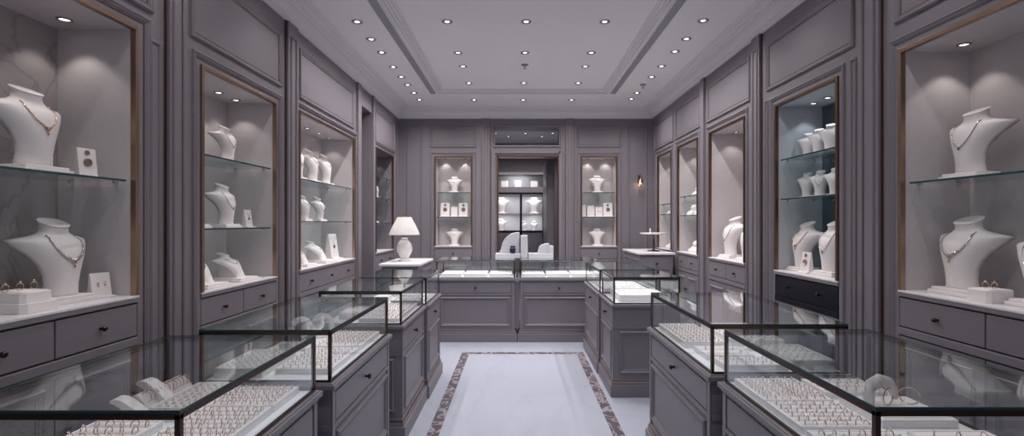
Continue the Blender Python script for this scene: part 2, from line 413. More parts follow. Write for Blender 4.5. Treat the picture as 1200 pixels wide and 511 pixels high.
def cabinet(f, u0, u1, zt, zw, label, shelves, nd=2, knobs=2, liner='liner', back=None, depth=.42, drawer='paint', lights=3, col=(1,.93,.86), power=1.0, frame='brass_dark', doors=True):
    c = f((u0+u1)/2, 0, 0); t = thing('display_cabinet', label, 'display cabinet', c)
    back = back or liner; D = depth
    m = MB(f); m.box(u0, u1, D-.02, D, zw, zt); m.build('back_panel', back, t)
    for a in (u0, u1-.02): MB(f).box(a, a+.02, 0, D-.02, zw, zt).build('side_panel', liner, t)
    MB(f).box(u0+.02, u1-.02, 0, D-.02, zt-.02, zt).build('top_panel', liner, t)
    MB(f).box(u0, u1, -.012, D, zw-.012, zw).build('worktop', 'top_marble', t, bevel=.002)
    MB(f).box(u0, u1, -.010, .03, zw-.036, zw-.012).build('worktop_lip', 'paint', t, bevel=.003)
    MB(f).box(u0, u1, .02, D, .0, zw-.035).build('carcass', 'paint_dark', t)
    # brass frame round the opening
    m = MB(f); bw = .025
    for a, b, e, g in ((u0, u0+bw, zw, zt), (u1-bw, u1, zw, zt), (u0+bw, u1-bw, zt-bw, zt)): m.box(a, b, -.012, .018, e, g)
    m.build('frame', frame, t, bevel=.002)
    # drawers
    z1 = zw-.045; z0 = z1-.165; n = nd; wd = (u1-u0)/n
    for i in range(n):
        a, b = u0+wd*i+.004, u0+wd*(i+1)-.004
        dr = MB(f).box(a, b, -.002, .02, z0, z1).build('drawer', drawer, t, bevel=.003)
        ks = [(a+b)/2] if n >= knobs else [a+(b-a)*(j+.5)/knobs for j in range(knobs)]
        for kx in ks: knob(f, kx, -.002, (z0+z1)/2, dr)
    MB(f).box(u0, u1, -.006, .02, z0-.05, z0-.008).build('rail', drawer, t, bevel=.003)
    nn = max(1, round((u1-u0)/.5)); wd = (u1-u0)/nn
    for i in range(nn):
        a, b = u0+wd*i+.004, u0+wd*(i+1)-.004
        m = MB(f); m.box(a, b, 0, .02, .14, z0-.058); m.frame(a+.05, b-.05, .2, z0-.11, MOULD)
        dr = m.build('door', 'paint', t)
        if doors: knob(f, b-.035 if i % 2 == 0 else a+.035, 0, .62, dr)
    MB(f).box(u0, u1, -.008, .02, 0, .135).build('plinth', 'paint', t)
    for zs in shelves:
        s = MB(f).box(u0+.045, u1-.045, .03, D-.022, zs-.008, zs).build('shelf', 'shelf', t)
        MB(f).box(u0+.045, u1-.045, .025, .0298, zs-.010, zs+.001).build('shelf_edge', 'edge', s)
        for a in (u0+.02, u1-.045):
            for w in (.09, D-.10): MB(f).box(a, a+.025, w-.006, w+.006, zs-.018, zs-.0085).build('bracket', 'chrome', s)
    for i in range(lights):
        u = u0+.15+(u1-u0-.30)*i/max(1, lights-1); p = f(u, .25, zt-.02)
        s = MB().lathe([(.034,0),(.034,-.005),(.026,-.007),(.0245,-.002)], 14, p, caps=False).build('spotlight', 'lampring', t)
        MB().lathe([(.0235,-.001),(.001,-.004)], 12, p).build('lamp_lens', 'lamp', s)
        q = f(u, .25, zt-.03); q2 = f(u, .26, 0)
        light('SPOT', 'niche_beam', q, P_NICHE*power, col, t, .018, 1.65, (q2[0]-q[0], q2[1]-q[1], -1.3), .4)
    return t

ZLW = [1.12, 1.06, 1.07, 1.08]; ZRW = [1.105, 1.09, 1.10, 1.10, 1.10]
cabinet(mapL, *NL[0][:2], NL[0][2], ZLW[0], 'built-in lit display cabinet in the left wall nearest the viewer, marble back', [1.722], 3, 3, back='back_marble', lights=4, power=1.1, frame='brass')
cabinet(mapL, *NL[1][:2], NL[1][2], ZLW[1], 'second lit display cabinet along the left wall, two glass shelves and two drawers', [1.945, 1.462], 2, 2, lights=4, power=.9, frame='brass')
cabinet(mapL, *NL[2][:2], NL[2][2], ZLW[2], 'wide third display cabinet along the left wall, three knobs below its worktop', [1.915, 1.515], 1, 3, lights=5, power=.85, frame='brass')
cabinet(mapL, *NL[3][:2], NL[3][2], ZLW[3], 'narrow dim display cabinet at the far end of the left wall behind the lamp', [2.18, 1.87, 1.50], 2, 2, liner='paint', back='mirror', lights=2, power=.6, drawer='paint')
cabinet(mapR, *NR[0][:2], NR[0][2], ZRW[0], 'built-in lit display cabinet in the right wall nearest the viewer', [1.735], 3, 3, lights=3, power=1.15, frame='brass')
cabinet(mapR, *NR[1][:2], NR[1][2], ZRW[1], 'right wall display cabinet with black drawers and lining tinted for its cool light', [2.045, 1.705], 1, 2, liner='liner_cool_lit', back='mirror', drawer='black_lacquer', lights=4, power=1.1, col=(.85,.93,1))
cabinet(mapR, *NR[2][:2], NR[2][2], ZRW[2], 'tall right wall display cabinet without shelves holding large white busts', [], 2, 2, lights=2, power=1.1)
cabinet(mapR, *NR[3][:2], NR[3][2], ZRW[3], 'fourth right wall display cabinet, two glass shelves above small drawers', [1.86, 1.60], 2, 2, lights=2, power=1.1)
cabinet(mapR, *NR[4][:2], NR[4][2], ZRW[4], 'right wall display cabinet nearest the back corner, partly behind the round tray stand', [1.79, 1.63], 2, 2, lights=2, power=1.1)
cabinet(mapB, *NB[0][:2], NB[0][2], 1.11, 'narrow lit display cabinet in the back wall left of the doorway', [2.01, 1.60], 1, 0, lights=2, power=.9, depth=.34)
cabinet(mapB, *NB[1][:2], NB[1][2], 1.11, 'narrow lit display cabinet in the back wall right of the doorway', [2.01, 1.60], 1, 0, lights=2, power=.9, depth=.34)

# ---------------------------------------------------------------- glass display counters
ZD, ZG = .80, 1.03
def counter(x0, x1, y0, y1, label, aisle, ends=(), rail='bronze'):
    """aisle: '+x','-x' or '-y' face with the drawer; ends: further panelled faces"""
    t = thing('display_counter', label, 'display counter', ((x0+x1)/2, (y0+y1)/2, 0))
    e = .022
    MB().box(x0, x1, y0, y1, .10, ZD-.045).build('body', 'paint', t)
    m = MB()
    for o, a, b in ((e*.45, ZD-.045, ZD-.030), (e, ZD-.030, ZD-.008), (e*.6, ZD-.008, ZD-.003)): m.box(x0-o, x1+o, y0-o, y1+o, a, b)
    m.build('ledge', 'paint', t, bevel=.003)
    MB().box(x0+.004, x1-.004, y0+.004, y1-.004, ZD-.003, ZD).build('display_deck', 'deck', t)
    m = MB(); m.box(x0-.03, x1+.03, y0-.03, y1+.03, 0, .105); m.box(x0-.018, x1+.018, y0-.018, y1+.018, .105, .125); m.box(x0-.010, x1+.010, y0-.010, y1+.010, .137, .155)
    m.build('plinth', 'paint', t, bevel=.003)
    m = MB(); m.box(x0-.016, x1+.016, y0-.016, y1+.016, .125, .137); m.build('brass_strip', 'brass', t)
    faces = {'+x': (lambda u, w, z: (x1-w, u, z), y0, y1), '-x': (lambda u, w, z: (x0+w, u, z), y0, y1), '-y': (lambda u, w, z: (u, y0+w, z), x0, x1), '+y': (lambda u, w, z: (u, y1-w, z), x0, x1)}
    f, a, b = faces[aisle]
    zd1, zd0 = ZD-.055, ZD-.185
    dr = MB(f).box(a+.045, b-.045, -.006, 0, zd0, zd1).build('drawer', 'paint', t, bevel=.003)
    knob(f, (a+b)/2, -.006, (zd0+zd1)/2, dr, .015)
    m = MB(f); m.box(a, a+.035, -.008, 0, .155, ZD-.045); m.box(b-.035, b, -.008, 0, .155, ZD-.045); m.box(a+.035, b-.035, -.008, 0, zd0-.03, zd0-.008); m.build('stile', 'paint', t, bevel=.003)
    m = MB(f); m.frame(a+.055, b-.055, .20, zd0-.05, MOULD); m.frame(a+.095, b-.095, .24, zd0-.09, [(0,0),(0,.002),(.003,.002),(.003,0)])
    m.build('door_panel', 'paint', t)
    for k in ends:
        f, a, b = faces[k]
        m = MB(f); m.frame(a+.05, b-.05, .20, zd0-.05, MOULD); m.box(a, b, -.006, 0, zd0-.03, zd0-.008); m.build('end_panel', 'paint', t)
    # case: posts and rails, panes
    r = .014
    for (x, y) in ((x0, y0), (x1, y0), (x0, y1), (x1, y1)):
        xa = x if x == x0 else x-r; ya = y if y == y0 else y-r
        MB().box(xa, xa+r, ya, ya+r, ZD, ZG-.012).build('post', 'bronze', t)
    m = MB(); zr0, zr1 = ZG-.024, ZG-.007
    m.box(x0, x1, y0, y0+r, zr0, zr1); m.box(x0, x1, y1-r, y1, zr0, zr1); m.box(x0, x0+r, y0+r, y1-r, zr0, zr1); m.box(x1-r, x1, y0+r, y1-r, zr0, zr1)
    m.build('top_rail', rail, t, bevel=.0015)
    m = MB(); zr0, zr1 = ZD, ZD+.008
    m.box(x0+r, x1-r, y0, y0+r*.7, zr0, zr1); m.box(x0+r, x1-r, y1-r*.7, y1, zr0, zr1); m.box(x0, x0+r*.7, y0+r, y1-r, zr0, zr1); m.box(x1-r*.7, x1, y0+r, y1-r, zr0, zr1)
    m.build('bottom_rail', 'bronze', t)
    MB().box(x0+.003, x1-.003, y0+.003, y1-.003, ZG-.007, ZG).build('glass_top', 'glass_top', t)
    ed = MB(); q = .003
    for bx in ((x0, x1, y0, y0+q), (x0, x1, y1-q, y1), (x0, x0+q, y0+q, y1-q), (x1-q, x1, y0+q, y1-q)): ed.box(*bx, ZG-.007, ZG)
    ed.build('glass_edge', 'edge', t)
    g = .003
    for bx in ((x0+r, x1-r, y0+g, y0+g*2), (x0+r, x1-r, y1-g*2, y1-g), (x0+g, x0+g*2, y0+r, y1-r), (x1-g*2, x1-g, y0+r, y1-r)):
        MB().box(*bx, ZD+.008, ZG-.024).build('glass_pane', 'glass', t)
    return t
CL = [(-1.46, -.845, 1.28, 2.14), (-1.40, -.82, 2.245, 3.23), (-1.37, -.80, 3.52, 4.32), (-1.36, -.785, 4.39, 5.10)]
CR = [(.910, 1.55, 1.303, 2.26), (.895, 1.53, 2.37, 3.45), (.825, 1.40, 4.42, 5.05), (.815, 1.39, 5.12, 6.15)]
CB = [(-1.03, -.042, 6.45, 7.05), (.026, 1.01, 6.45, 7.05)]
cl = ['glass-topped display counter at the bottom left nearest the viewer', 'second glass display counter along the left, between the nearest and the third',
      'third glass display counter along the left side', 'fourth glass counter along the left, touching the third and nearest the lamp']
cr = ['glass-topped display counter at the bottom right nearest the viewer', 'second glass display counter along the right with its knobbed drawer facing the aisle',
      'third glass counter along the right, standing apart past a floor gap', 'fourth glass counter on the right, reaching towards the back counters']
for c, l in zip(CL, cl): counter(*c, l, '+x', ('-y',))
for c, l in zip(CR, cr): counter(*c, l, '-x', ('-y',))
cb0 = counter(*CB[0], 'left of the two glass counters across the back of the aisle', '-y', (), 'champagne')
counter(*CB[1], 'right of the two glass counters across the back of the aisle', '-y', (), 'champagne')

MB().box(-.042, .020, 6.475, 7.02, .16, ZD-.05).build('filler_post', 'paint', cb0)

# ---------------------------------------------------------------- side cabinets at the back
def side_cabinet(x0, x1, y0, y1, zt, label, face):
    t = thing('side_cabinet', label, 'cabinet', ((x0+x1)/2, (y0+y1)/2, 0))
    MB().box(x0+.03, x1-.03, y0+.03, y1-.03, .10, zt-.03).build('body', 'paint', t)
    MB().box(x0, x1, y0, y1, zt-.03, zt).build('worktop', 'top_marble', t, bevel=.005)
    MB().box(x0+.015, x1-.015, y0+.015, y1-.015, 0, .12).build('plinth', 'paint', t, bevel=.004)
    f = (lambda u, w, z: (u, y0+.03+w, z)); a, b = x0+.03, x1-.03
    m = MB(f).box(a+.05, b-.04, -.008, 0, zt-.24, zt-.06).build('drawer', 'paint', t, bevel=.003)
    knob(f, (a+b)/2, -.008, zt-.15, m, .016)
    m = MB(f); m.frame(a+.05, b-.05, .2, zt-.28, MOULD); m.build('door_panel', 'paint', t)
    g = (lambda u, w, z: ((x0+.03+w) if face == '-x' else (x1-.03-w), u, z))
    m = MB(g); m.frame(y0+.08, y1-.08, .2, zt-.10, MOULD); m.build('side_panel', 'paint', t)
side_cabinet(-1.62, -1.14, 5.95, 6.9, 1.02, 'marble-topped cabinet carrying the table lamp on the left', '+x')
side_cabinet(1.68, 2.20, 7.15, 8.25, 1.08, 'marble-topped corner cabinet against the right wall under the round tray stand', '-x')

# ---------------------------------------------------------------- busts and necklaces
LV = [(.065,.20,-.14,.04,.06),(.12,.19,-.14,.04,.06),(.22,.18,-.15,.03,.05),(.34,.195,-.165,.03,.03),(.46,.24,-.175,.06,.01),(.56,.30,-.17,.11,.01),
      (.64,.36,-.15,.17,.03),(.70,.41,-.12,.22,.06),(.735,.44,-.09,.245,.10),(.758,.43,-.06,.25,.13),(.778,.35,-.035,.215,.15),(.80,.25,-.02,.17,.16),(.825,.185,-.02,.13,.17),
      (.855,.155,-.025,.10,.185),(.90,.145,-.03,.09,.20),(.95,.155,-.035,.09,.215)]
def lvl(z):
    if z <= LV[0][0]: return LV[0][1:]
    for a, b in zip(LV[:-1], LV[1:]):
        if z <= b[0]:
            t = (z-a[0])/(b[0]-a[0]); return tuple(a[i]+(b[i]-a[i])*t for i in range(1, 5))
    return LV[-1][1:]
def lean(style, x, y, z):
    if style == 'flat':     # seen face on: broad shoulders, short neck
        return (x*1.16*(1 if z > .6 else .82+.3*z), y*.8, z if z < .8 else .8+(z-.8)*.8)
    if style == 'low':      # low reclining bust: squashed and sloping forward
        return (x*.80, (y - (1-z)*.52 + .26)*.72, z*.58)
    if style == 'slim': return (x*.95, y*.9, z)
    return (x, y, z)
def bust_mesh(style, n=22):
    vs = []; zs = sorted({a[0] for a in LV} | {.17, .28, .40, .51, .60, .67, .72, .748, .768, .79, .812, .842, .885, .94})
    for z in zs:
        w, yf, ys, yb = lvl(z)
        for k in range(n):
            a = 2*PI*k/n; c, s = math.cos(a), math.sin(a)
            x = w*(abs(c)**.85)*(1 if c > 0 else -1)
            y = ys+(yf-ys)*s if s > 0 else ys+(yb-ys)*(-s)
            zz = z
            if z > .83: zz = z + (y-ys)*.42*(z-.83)/.12      # neck cut slants down to the front
            vs.append(lean(style, x, y, zz))
    m = len(zs); fs = [(i*n+k, i*n+(k+1)%n, (i+1)*n+(k+1)%n, (i+1)*n+k) for i in range(m-1) for k in range(n)]
    return vs, fs, n, m
BUST = {}
def make_bust(style):
    t = thing('necklace_bust', 'x', 'necklace bust')
    vs, fs, n, m = bust_mesh(style)
    mb = MB(); mb.add(vs, fs, True); mb.f += [list(range(n))[::-1], list(range((m-1)*n, m*n))]; mb.sm += [False, False]
    mb.build('bust_form', 'leather', t, local=True)
    # neck cap rim
    top = vs[-n:]; mb = MB(); mb.tube([(p[0], p[1], p[2]) for p in top], .008, 5, True); mb.build('neck_rim', 'foam', t, local=True)
    mb = MB()
    if style == 'low':
        wd = MB(); wd.extrude([(-.24, .05), (.27, .05), (.215, .42), (.13, .42), (-.05, .22)], -.145, .145); wd.v = [(p[1], p[0], p[2]) for p in wd.v]; wd.build('back_wedge', 'leather', t, bevel=.02, local=True)
    if style == 'low': mb.box(-.36, .36, -.40, .36, 0, .045); mb.box(-.30, .30, -.37, .30, .045, .075)
    else:
        k = .9 if style == 'slim' else 1
        mb.box(-.29*k, .29*k, -.21, .21, 0, .05); mb.box(-.255*k, .255*k, -.185, .18, .05, .085)
    mb.build('base', 'leather', t, bevel=.008, local=True)
    return t
def surf(style, x, z, off=.006):
    w, yf, ys, yb = lvl(z); q = max(0, 1-(min(abs(x)/w, .999)**(2/.85)))
    return lean(style, x, ys+(yf-ys)*math.sqrt(q)-off, z)
NECK = {}
def make_necklace(style, kind):
    """kinds: pendant, collar, chain, short"""
    t = thing('necklace', 'x', 'necklace')
    depth = {'pendant': .52, 'collar': .50, 'chain': .44, 'short': .62}[kind]
    pts = []; N = 27
    for i in range(N):
        s = -1+2*i/(N-1); x = .165*math.sin(s*PI/2)*(1.12 if kind == 'collar' else 1); 
        z = .80-(.80-depth)*(1-abs(s)**1.35)
        if kind == 'short': x *= .95
        pts.append(surf(style, x*(.9 if abs(s) > .9 else 1.0+.25*(1-abs(s))), z, .008))
    mb = MB(); mb.tube(pts, .0065 if kind != 'collar' else .007, 5)
    if kind == 'collar':
        for i, p in enumerate(pts): mb.sphere(p, .011+.012*max(0, 1-abs(i-13)/9), 6, 4)
    mb.build('chain', 'gold' if kind == 'pendant' else 'silver', t, local=True)
    p = pts[N//2]
    if kind in ('pendant', 'collar'):
        mb = MB(); mb.sphere((p[0], p[1]-.006, p[2]-.022), .024, 8, 5, (.9,.5,1)); mb.sphere((p[0]-.028, p[1]-.002, p[2]+.002), .016, 6, 4); mb.sphere((p[0]+.028, p[1]-.002, p[2]+.002), .016, 6, 4)
        mb.sphere((p[0], p[1]-.004, p[2]-.066), .014, 6, 5, (.8,.6,1.9)); mb.build('pendant', 'gold', t, local=True)
    else:
        mb = MB(); mb.sphere((p[0], p[1]-.004, p[2]-.018), .018, 6, 5, (.9,.5,1.1)); mb.build('pendant', 'gem_dark' if kind == 'chain' else 'silver', t, local=True)
    return t
def bust(x, y, z, h, rz, where, style='std', neck=None, look=''):
    if style not in BUST:
        BUST[style] = make_bust(style); b = BUST[style]; b.location = (x, y, z); b.rotation_euler = (0,0,rz)
    else: b = dup(BUST[style], (x, y, z), rz)
    b.scale = (h,)*3; b['group'] = 'white necklace display busts'
    kind = {'std': 'white necklace bust', 'low': 'low white bust', 'slim': 'slim white bust', 'flat': 'white necklace bust'}[style]
    b['label'] = f'{kind} {where}'
    if neck:
        key = (style, neck)
        if key not in NECK: NECK[key] = make_necklace(style, neck); n = NECK[key]; n.location = (x,y,z); n.rotation_euler = (0,0,rz)
        else: n = dup(NECK[key], (x, y, z), rz)
        n.scale = (h,)*3; n['group'] = 'necklaces on the busts'
        d = {'pendant': 'gold pendant necklace', 'collar': 'silver and gold beaded necklace', 'chain': 'silver chain', 'short': 'silver necklace'}[neck]
        n['label'] = f'{d}, bust {where}'
    return b
aL, aR = math.radians(86), math.radians(-86)
s1 = 1.722
bust(-2.185, 2.31, 1.722, .395, aL, 'on the glass shelf of the nearest left cabinet', neck='pendant')
bust(-2.18, 2.44, ZLW[0], .40, aL, 'on the worktop of the nearest left cabinet', neck='collar')
T = 'second left cabinet'
bust(-2.17, 3.40, 1.945, .27, aL, f'cut off by the frame, top shelf, {T}')
bust(-2.18, 3.84, 1.945, .285, aL, f'in full view, top shelf, {T}', neck='chain')
bust(-2.17, 3.42, 1.462, .33, aL, f'cut off by the frame, lower shelf, {T}', neck='short')
bust(-2.17, 3.80, 1.462, .33, aL, f'in full view, lower shelf, {T}', neck='chain')
bust(-2.17, 3.50, ZLW[1], .36, aL, f'nearer the viewer on the worktop of {T}', 'low', 'short')
bust(-2.17, 3.90, ZLW[1], .36, aL, f'farther along on the worktop of {T}', 'low', 'short')
T = 'wide third left cabinet'
for i, (y, w) in enumerate(((5.05, 'nearest of three'), (5.42, 'middle of three'), (5.80, 'farthest of three'))): bust(-2.18, y, 1.915, .36, aL, f'on the top shelf of {T}, {w}', 'slim', 'short' if i else 'chain')
for i, (y, w) in enumerate(((4.92, 'nearest of three'), (5.22, 'middle of three'), (5.62, 'farthest of three'))): bust(-2.18, y, 1.515, .27, aL, f'on the middle shelf of {T}, {w}', 'std', 'chain' if i == 2 else 'short')
bust(-2.17, 5.10, ZLW[2], .34, aL, f'nearer on the worktop of {T}', 'low', 'short')
bust(-2.17, 5.55, ZLW[2], .40, aL, f'farther on the worktop of {T}', 'low', 'short')
T = 'far left cabinet behind the lamp'
bust(-2.15, 7.45, 2.18, .22, aL, f'alone on the top shelf of {T}', 'slim')
bust(-2.15, 7.40, 1.87, .24, aL, f'nearer on the second shelf of {T}', 'slim'); bust(-2.15, 7.75, 1.87, .24, aL, f'farther on the second shelf of {T}', 'slim')
bust(-2.15, 7.60, 1.50, .29, aL, f'on the third shelf of {T}', 'std'); bust(-2.15, 7.55, ZLW[3], .27, aL, f'on the bottom of {T}', 'std')
# right
bust(2.44, 2.76, 1.735, .385, aR, 'on the glass shelf of the nearest right cabinet', neck='chain')
bust(2.43, 2.80, ZRW[0], .43, aR, 'on the worktop of the nearest right cabinet', neck='collar')
bust(2.43, 2.36, ZRW[0], .39, aR, 'cut off by the right edge of the photo on the worktop', neck='chain')
T = 'cool-lit right cabinet'
for i, (y, w) in enumerate(((4.35, 'farthest of three'), (4.19, 'middle of three'), (4.03, 'nearest of three'))): bust(2.46, y, 2.045, .22+.01*i, math.radians(-42), f'on the top shelf of {T}, {w}', 'slim')
for i, (y, w) in enumerate(((4.36, 'farthest of three'), (4.17, 'middle of three'), (3.97, 'nearest of three'))): bust(2.46, y, 1.705, .225, math.radians(-48), f'on the middle shelf of {T}, {w}', 'slim', 'chain' if i == 1 else None)
bust(2.42, 4.34, ZRW[1], .42, aR, f'at the far end of the worktop of {T}', neck='pendant'); bust(2.42, 3.95, ZRW[1], .43, aR, f'at the near end of the worktop of {T}', neck='chain')
T = 'shelfless right cabinet'
bust(2.42, 5.80, ZRW[2], .47, aR, f'large and in full view in the {T}', neck='chain'); bust(2.42, 5.38, ZRW[2], .40, aR, f'cut off by the frame of {T}')
# back
bust(-1.085, 8.75, 2.01, .29, 0, 'on the top shelf of the back cabinet left of the doorway', 'flat', 'short'); bust(-1.085, 8.75, 1.11, .30, 0, 'on the bottom of the back cabinet left of the doorway', 'flat', 'short')
bust(1.355, 8.75, 2.01, .31, 0, 'on the top shelf of the back cabinet right of the doorway', 'flat', 'short'); bust(1.355, 8.75, 1.11, .30, 0, 'on the bottom of the back cabinet right of the doorway', 'flat')

# ---------------------------------------------------------------- upright cards with jewellery
CARD = {}
def card(x, y, z, w, h, rz, where, piece='brooch', first={}):
    t = thing('display_card', f'upright white card {where}', 'display card', (x, y, z), rz, 'upright white jewellery cards')
    m = MB(); d = w*.5; m.extrude([(-d*.5, .0), (d*.55, 0), (d*.55, h*.08), (d*.30, h), (d*.10, h), (-d*.30, h*.08), (-d*.5, h*.08)], -w/2, w/2)
    m.v = [(p[1], p[0], p[2]) for p in m.v]
    m.build('card_block', 'leather', t, bevel=.002, local=True)
    m = MB(); m.box(-w*.62, w*.62, -d*.75, d*.75, -.0, h*.05); m.build('base', 'leather', t, bevel=.002, local=True)
    if piece:
        sl = (d*.40)/(h*.92); yy = lambda zz: -d*.30+(zz-h*.08)*sl
        b = thing(piece, f'{"dark gold brooch" if piece=="brooch" else "gold drop earrings" if piece=="earrings" else "dark pendant"} on card {where}', 'jewellery', (x, y, z), rz, 'pieces on white cards')
        m = MB()
        if piece == 'brooch':
            zz = h*.52; m.lathe([(w*.24,-.002),(w*.24,.002),(w*.1,.004)], 14, (0, yy(zz)-.003, zz), 'y'); m.lathe([(w*.14,-.002),(w*.12,.002)], 10, (0, yy(h*.85)-.003, h*.85), 'y')
            m.build('setting', 'watch', b, local=True); m = MB()
            for k in range(8): m.sphere((w*.18*math.cos(k*PI/4), yy(zz)-.007, zz+w*.18*math.sin(k*PI/4)), w*.05, 5, 4)
            m.build('stones', 'gold', b, local=True)
        elif piece == 'earrings':
            for s in (-1, 1): m.sphere((s*w*.17, yy(h*.6)-.004, h*.6), w*.06, 6, 4); m.sphere((s*w*.17, yy(h*.5)-.004, h*.5), w*.04, 6, 4, (1,1,1.8))
            m.build('drops', 'gold', b, local=True)
        else:
            m.sphere((0, yy(h*.5)-.004, h*.5), w*.1, 8, 5, (1,.5,1.3)); m.build('stone', 'gem_dark', b, local=True)
            m = MB(); m.tube([(-w*.3, yy(h*.9)-.003, h*.9), (0, yy(h*.6)-.003, h*.6), (w*.3, yy(h*.9)-.003, h*.9)], .0012, 4); m.build('cord', 'silver', b, local=True)
card(-2.13, 2.53, 1.722, .085, .145, aL-.2, 'beside the bust, shelf, nearest left cabinet', 'brooch')
card(-2.12, 2.60, ZLW[0], .095, .125, aL-.2, 'beside the bust, worktop, nearest left cabinet', 'earrings')
card(-2.14, 4.06, 1.462, .09, .14, aL, 'beside the bust on the lower shelf of the second left cabinet', 'pendant_drop')
card(-2.16, 5.98, ZLW[2], .20, .30, aL, 'at the far end of the worktop of the third left cabinet', 'pendant_drop')
card(2.34, 4.16, ZRW[1], .11, .17, aR, 'between the two large busts of the cool-lit cabinet', 'brooch')
for i, (x, w, h, p) in enumerate(((-1.24, .15, .235, 'brooch'), (-1.085, .11, .17, None), (-.93, .15, .235, 'brooch'))):
    card(x, 8.72, 1.60, w, h, 0, f'middle shelf left of back doorway, {["left","small middle","right"][i]} one', p)
for i, (x, w, h, p) in enumerate(((1.12, .07, .20, None), (1.24, .12, .19, None), (1.38, .12, .17, 'earrings'), (1.53, .15, .235, 'brooch'))):
    card(x, 8.72, 1.60, w, h, 0, f'middle shelf right of back doorway, {["thin leftmost","second from left","third from left","large rightmost"][i]} one', p)

# ---------------------------------------------------------------- rings, trays
def ring_objs(big=False):
    R = .0122 if not big else .0155
    t = thing('ring', 'x', 'ring')
    m = MB(); m.tube([(R*math.cos(2*PI*k/18), 0, R*math.sin(2*PI*k/18)+R*.85) for k in range(18)], .0018 if not big else .0019, 5, True)
    m.build('band', 'gold', t, local=True)
    m = MB(); r = .0046 if not big else .0055; zz = R*1.85+r*.7
    m.add([(0,0,zz-r),(r,0,zz),(0,r,zz),(-r,0,zz),(0,-r,zz),(r*.5,0,zz+r*.5),(0,r*.5,zz+r*.5),(-r*.5,0,zz+r*.5),(0,-r*.5,zz+r*.5)],
          [(0,2,1),(0,3,2),(0,4,3),(0,1,4),(1,2,6,5),(2,3,7,6),(3,4,8,7),(4,1,5,8),(5,6,7,8)])
    m.build('stone', 'gem', t, local=True)
    return t
RB = {}
SHORT = {
    'raised pink-white ring tray beside the sloped bar in the nearest left counter': 'raised tray, nearest left counter',
    'white ring tray at the far aisle corner of the nearest left counter': 'far aisle-side tray, nearest left counter',
    'large white ring tray along the aisle side of the nearest left counter': 'large aisle-side tray, nearest left counter',
    'white tray of spaced rings at the left front of the nearest left counter': 'left front tray, nearest left counter',
    'large white ring tray at the far aisle corner of the nearest right counter': 'far aisle-side tray, nearest right counter',
    'white ring tray in the middle of the aisle side of the nearest right counter': 'middle aisle-side tray, nearest right counter',
    'white tray of large hoops at the front of the nearest right counter': 'front hoop tray, nearest right counter',
    'small ring tray at the far wall side of the nearest right counter': 'far wall-side tray, nearest right counter',
    'ring tray with few rings at the front wall side of the nearest right counter': 'front wall-side tray, nearest right counter'}
RINGS = []   # (x,y,z,rot,big,traylabel)
def tray(x0, x1, y0, y1, z, label, nx, ny, along='x', rings='near', big=False, h=.028, rz=0, roll=True, fill=1.0):
    t = thing('ring_tray', label, 'ring tray', ((x0+x1)/2, (y0+y1)/2, z))
    m = MB(); e = .008
    m.box(x0, x1, y0, y1, z, z+h*.45); 
    for b in ((x0, x1, y0, y0+e), (x0, x1, y1-e, y1), (x0, x0+e, y0+e, y1-e), (x1-e, x1, y0+e, y1-e)): m.box(*b, z+h*.45, z+h)
    m.build('tray_base', 'tray', t, bevel=.002)
    ix0, ix1, iy0, iy1 = x0+e, x1-e, y0+e, y1-e; zr = z+h*.45; m = MB()
    dy = (iy1-iy0)/ny
    for j in range(ny+1):       # soft padded ridges
        c = iy0+dy*j; a, b = max(c-dy*.40, iy0), min(c+dy*.40, iy1)
        n = 6; vs = []; poly = []
        for k in range(n+1):
            an = PI*k/n; yy = c-math.cos(an)*dy*.40; poly.append((min(max(yy, iy0), iy1), zr+math.sin(an)*h*.45))
        vs = [(ix0, p[0], p[1]) for p in poly]+[(ix1, p[0], p[1]) for p in poly]
        m.add(vs, [(k, k+1, n+1+k+1, n+1+k) for k in range(n)], True)
    m.build('padding', 'foam', t)
    for j in range(ny):
        for i in range(nx):
            if random.random() > fill: continue
            RINGS.append((ix0+(i+.5)*(ix1-ix0)/nx+random.uniform(-.002,.002), iy0+dy*(j+.5), zr+.001, (1.75 if x0 < 0 else 1.35)+random.uniform(-.4,.4), big, label, j, i))
    return t
D = ZD
# near left case
tray(-1.15, -.90, 1.885, 2.105, D, 'white ring tray at the far aisle corner of the nearest left counter', 9, 6)
tray(-1.15, -.90, 1.47, 1.87, D, 'large white ring tray along the aisle side of the nearest left counter', 9, 10)
tray(-1.45+.02, -1.205, 1.45, 1.74, D, 'white tray of spaced rings at the left front of the nearest left counter', 5, 5, big=True)
tray(-1.30, -1.17, 1.80, 2.09, D, 'raised pink-white ring tray beside the sloped bar in the nearest left counter', 4, 8, h=.05)
# near right case
tray(.935, 1.195, 1.945, 2.215, D, 'large white ring tray at the far aisle corner of the nearest right counter', 8, 8)
tray(.935, 1.195, 1.69, 1.93, D, 'white ring tray in the middle of the aisle side of the nearest right counter', 7, 6)
tray(.935, 1.21, 1.40, 1.66, D, 'white tray of large hoops at the front of the nearest right counter', 6, 5, big=True)
tray(1.22, 1.47, 2.03, 2.21, D, 'small ring tray at the far wall side of the nearest right counter', 6, 3)
tray(1.26, 1.51, 1.46, 1.66, D, 'ring tray with few rings at the front wall side of the nearest right counter', 3, 2, big=True)
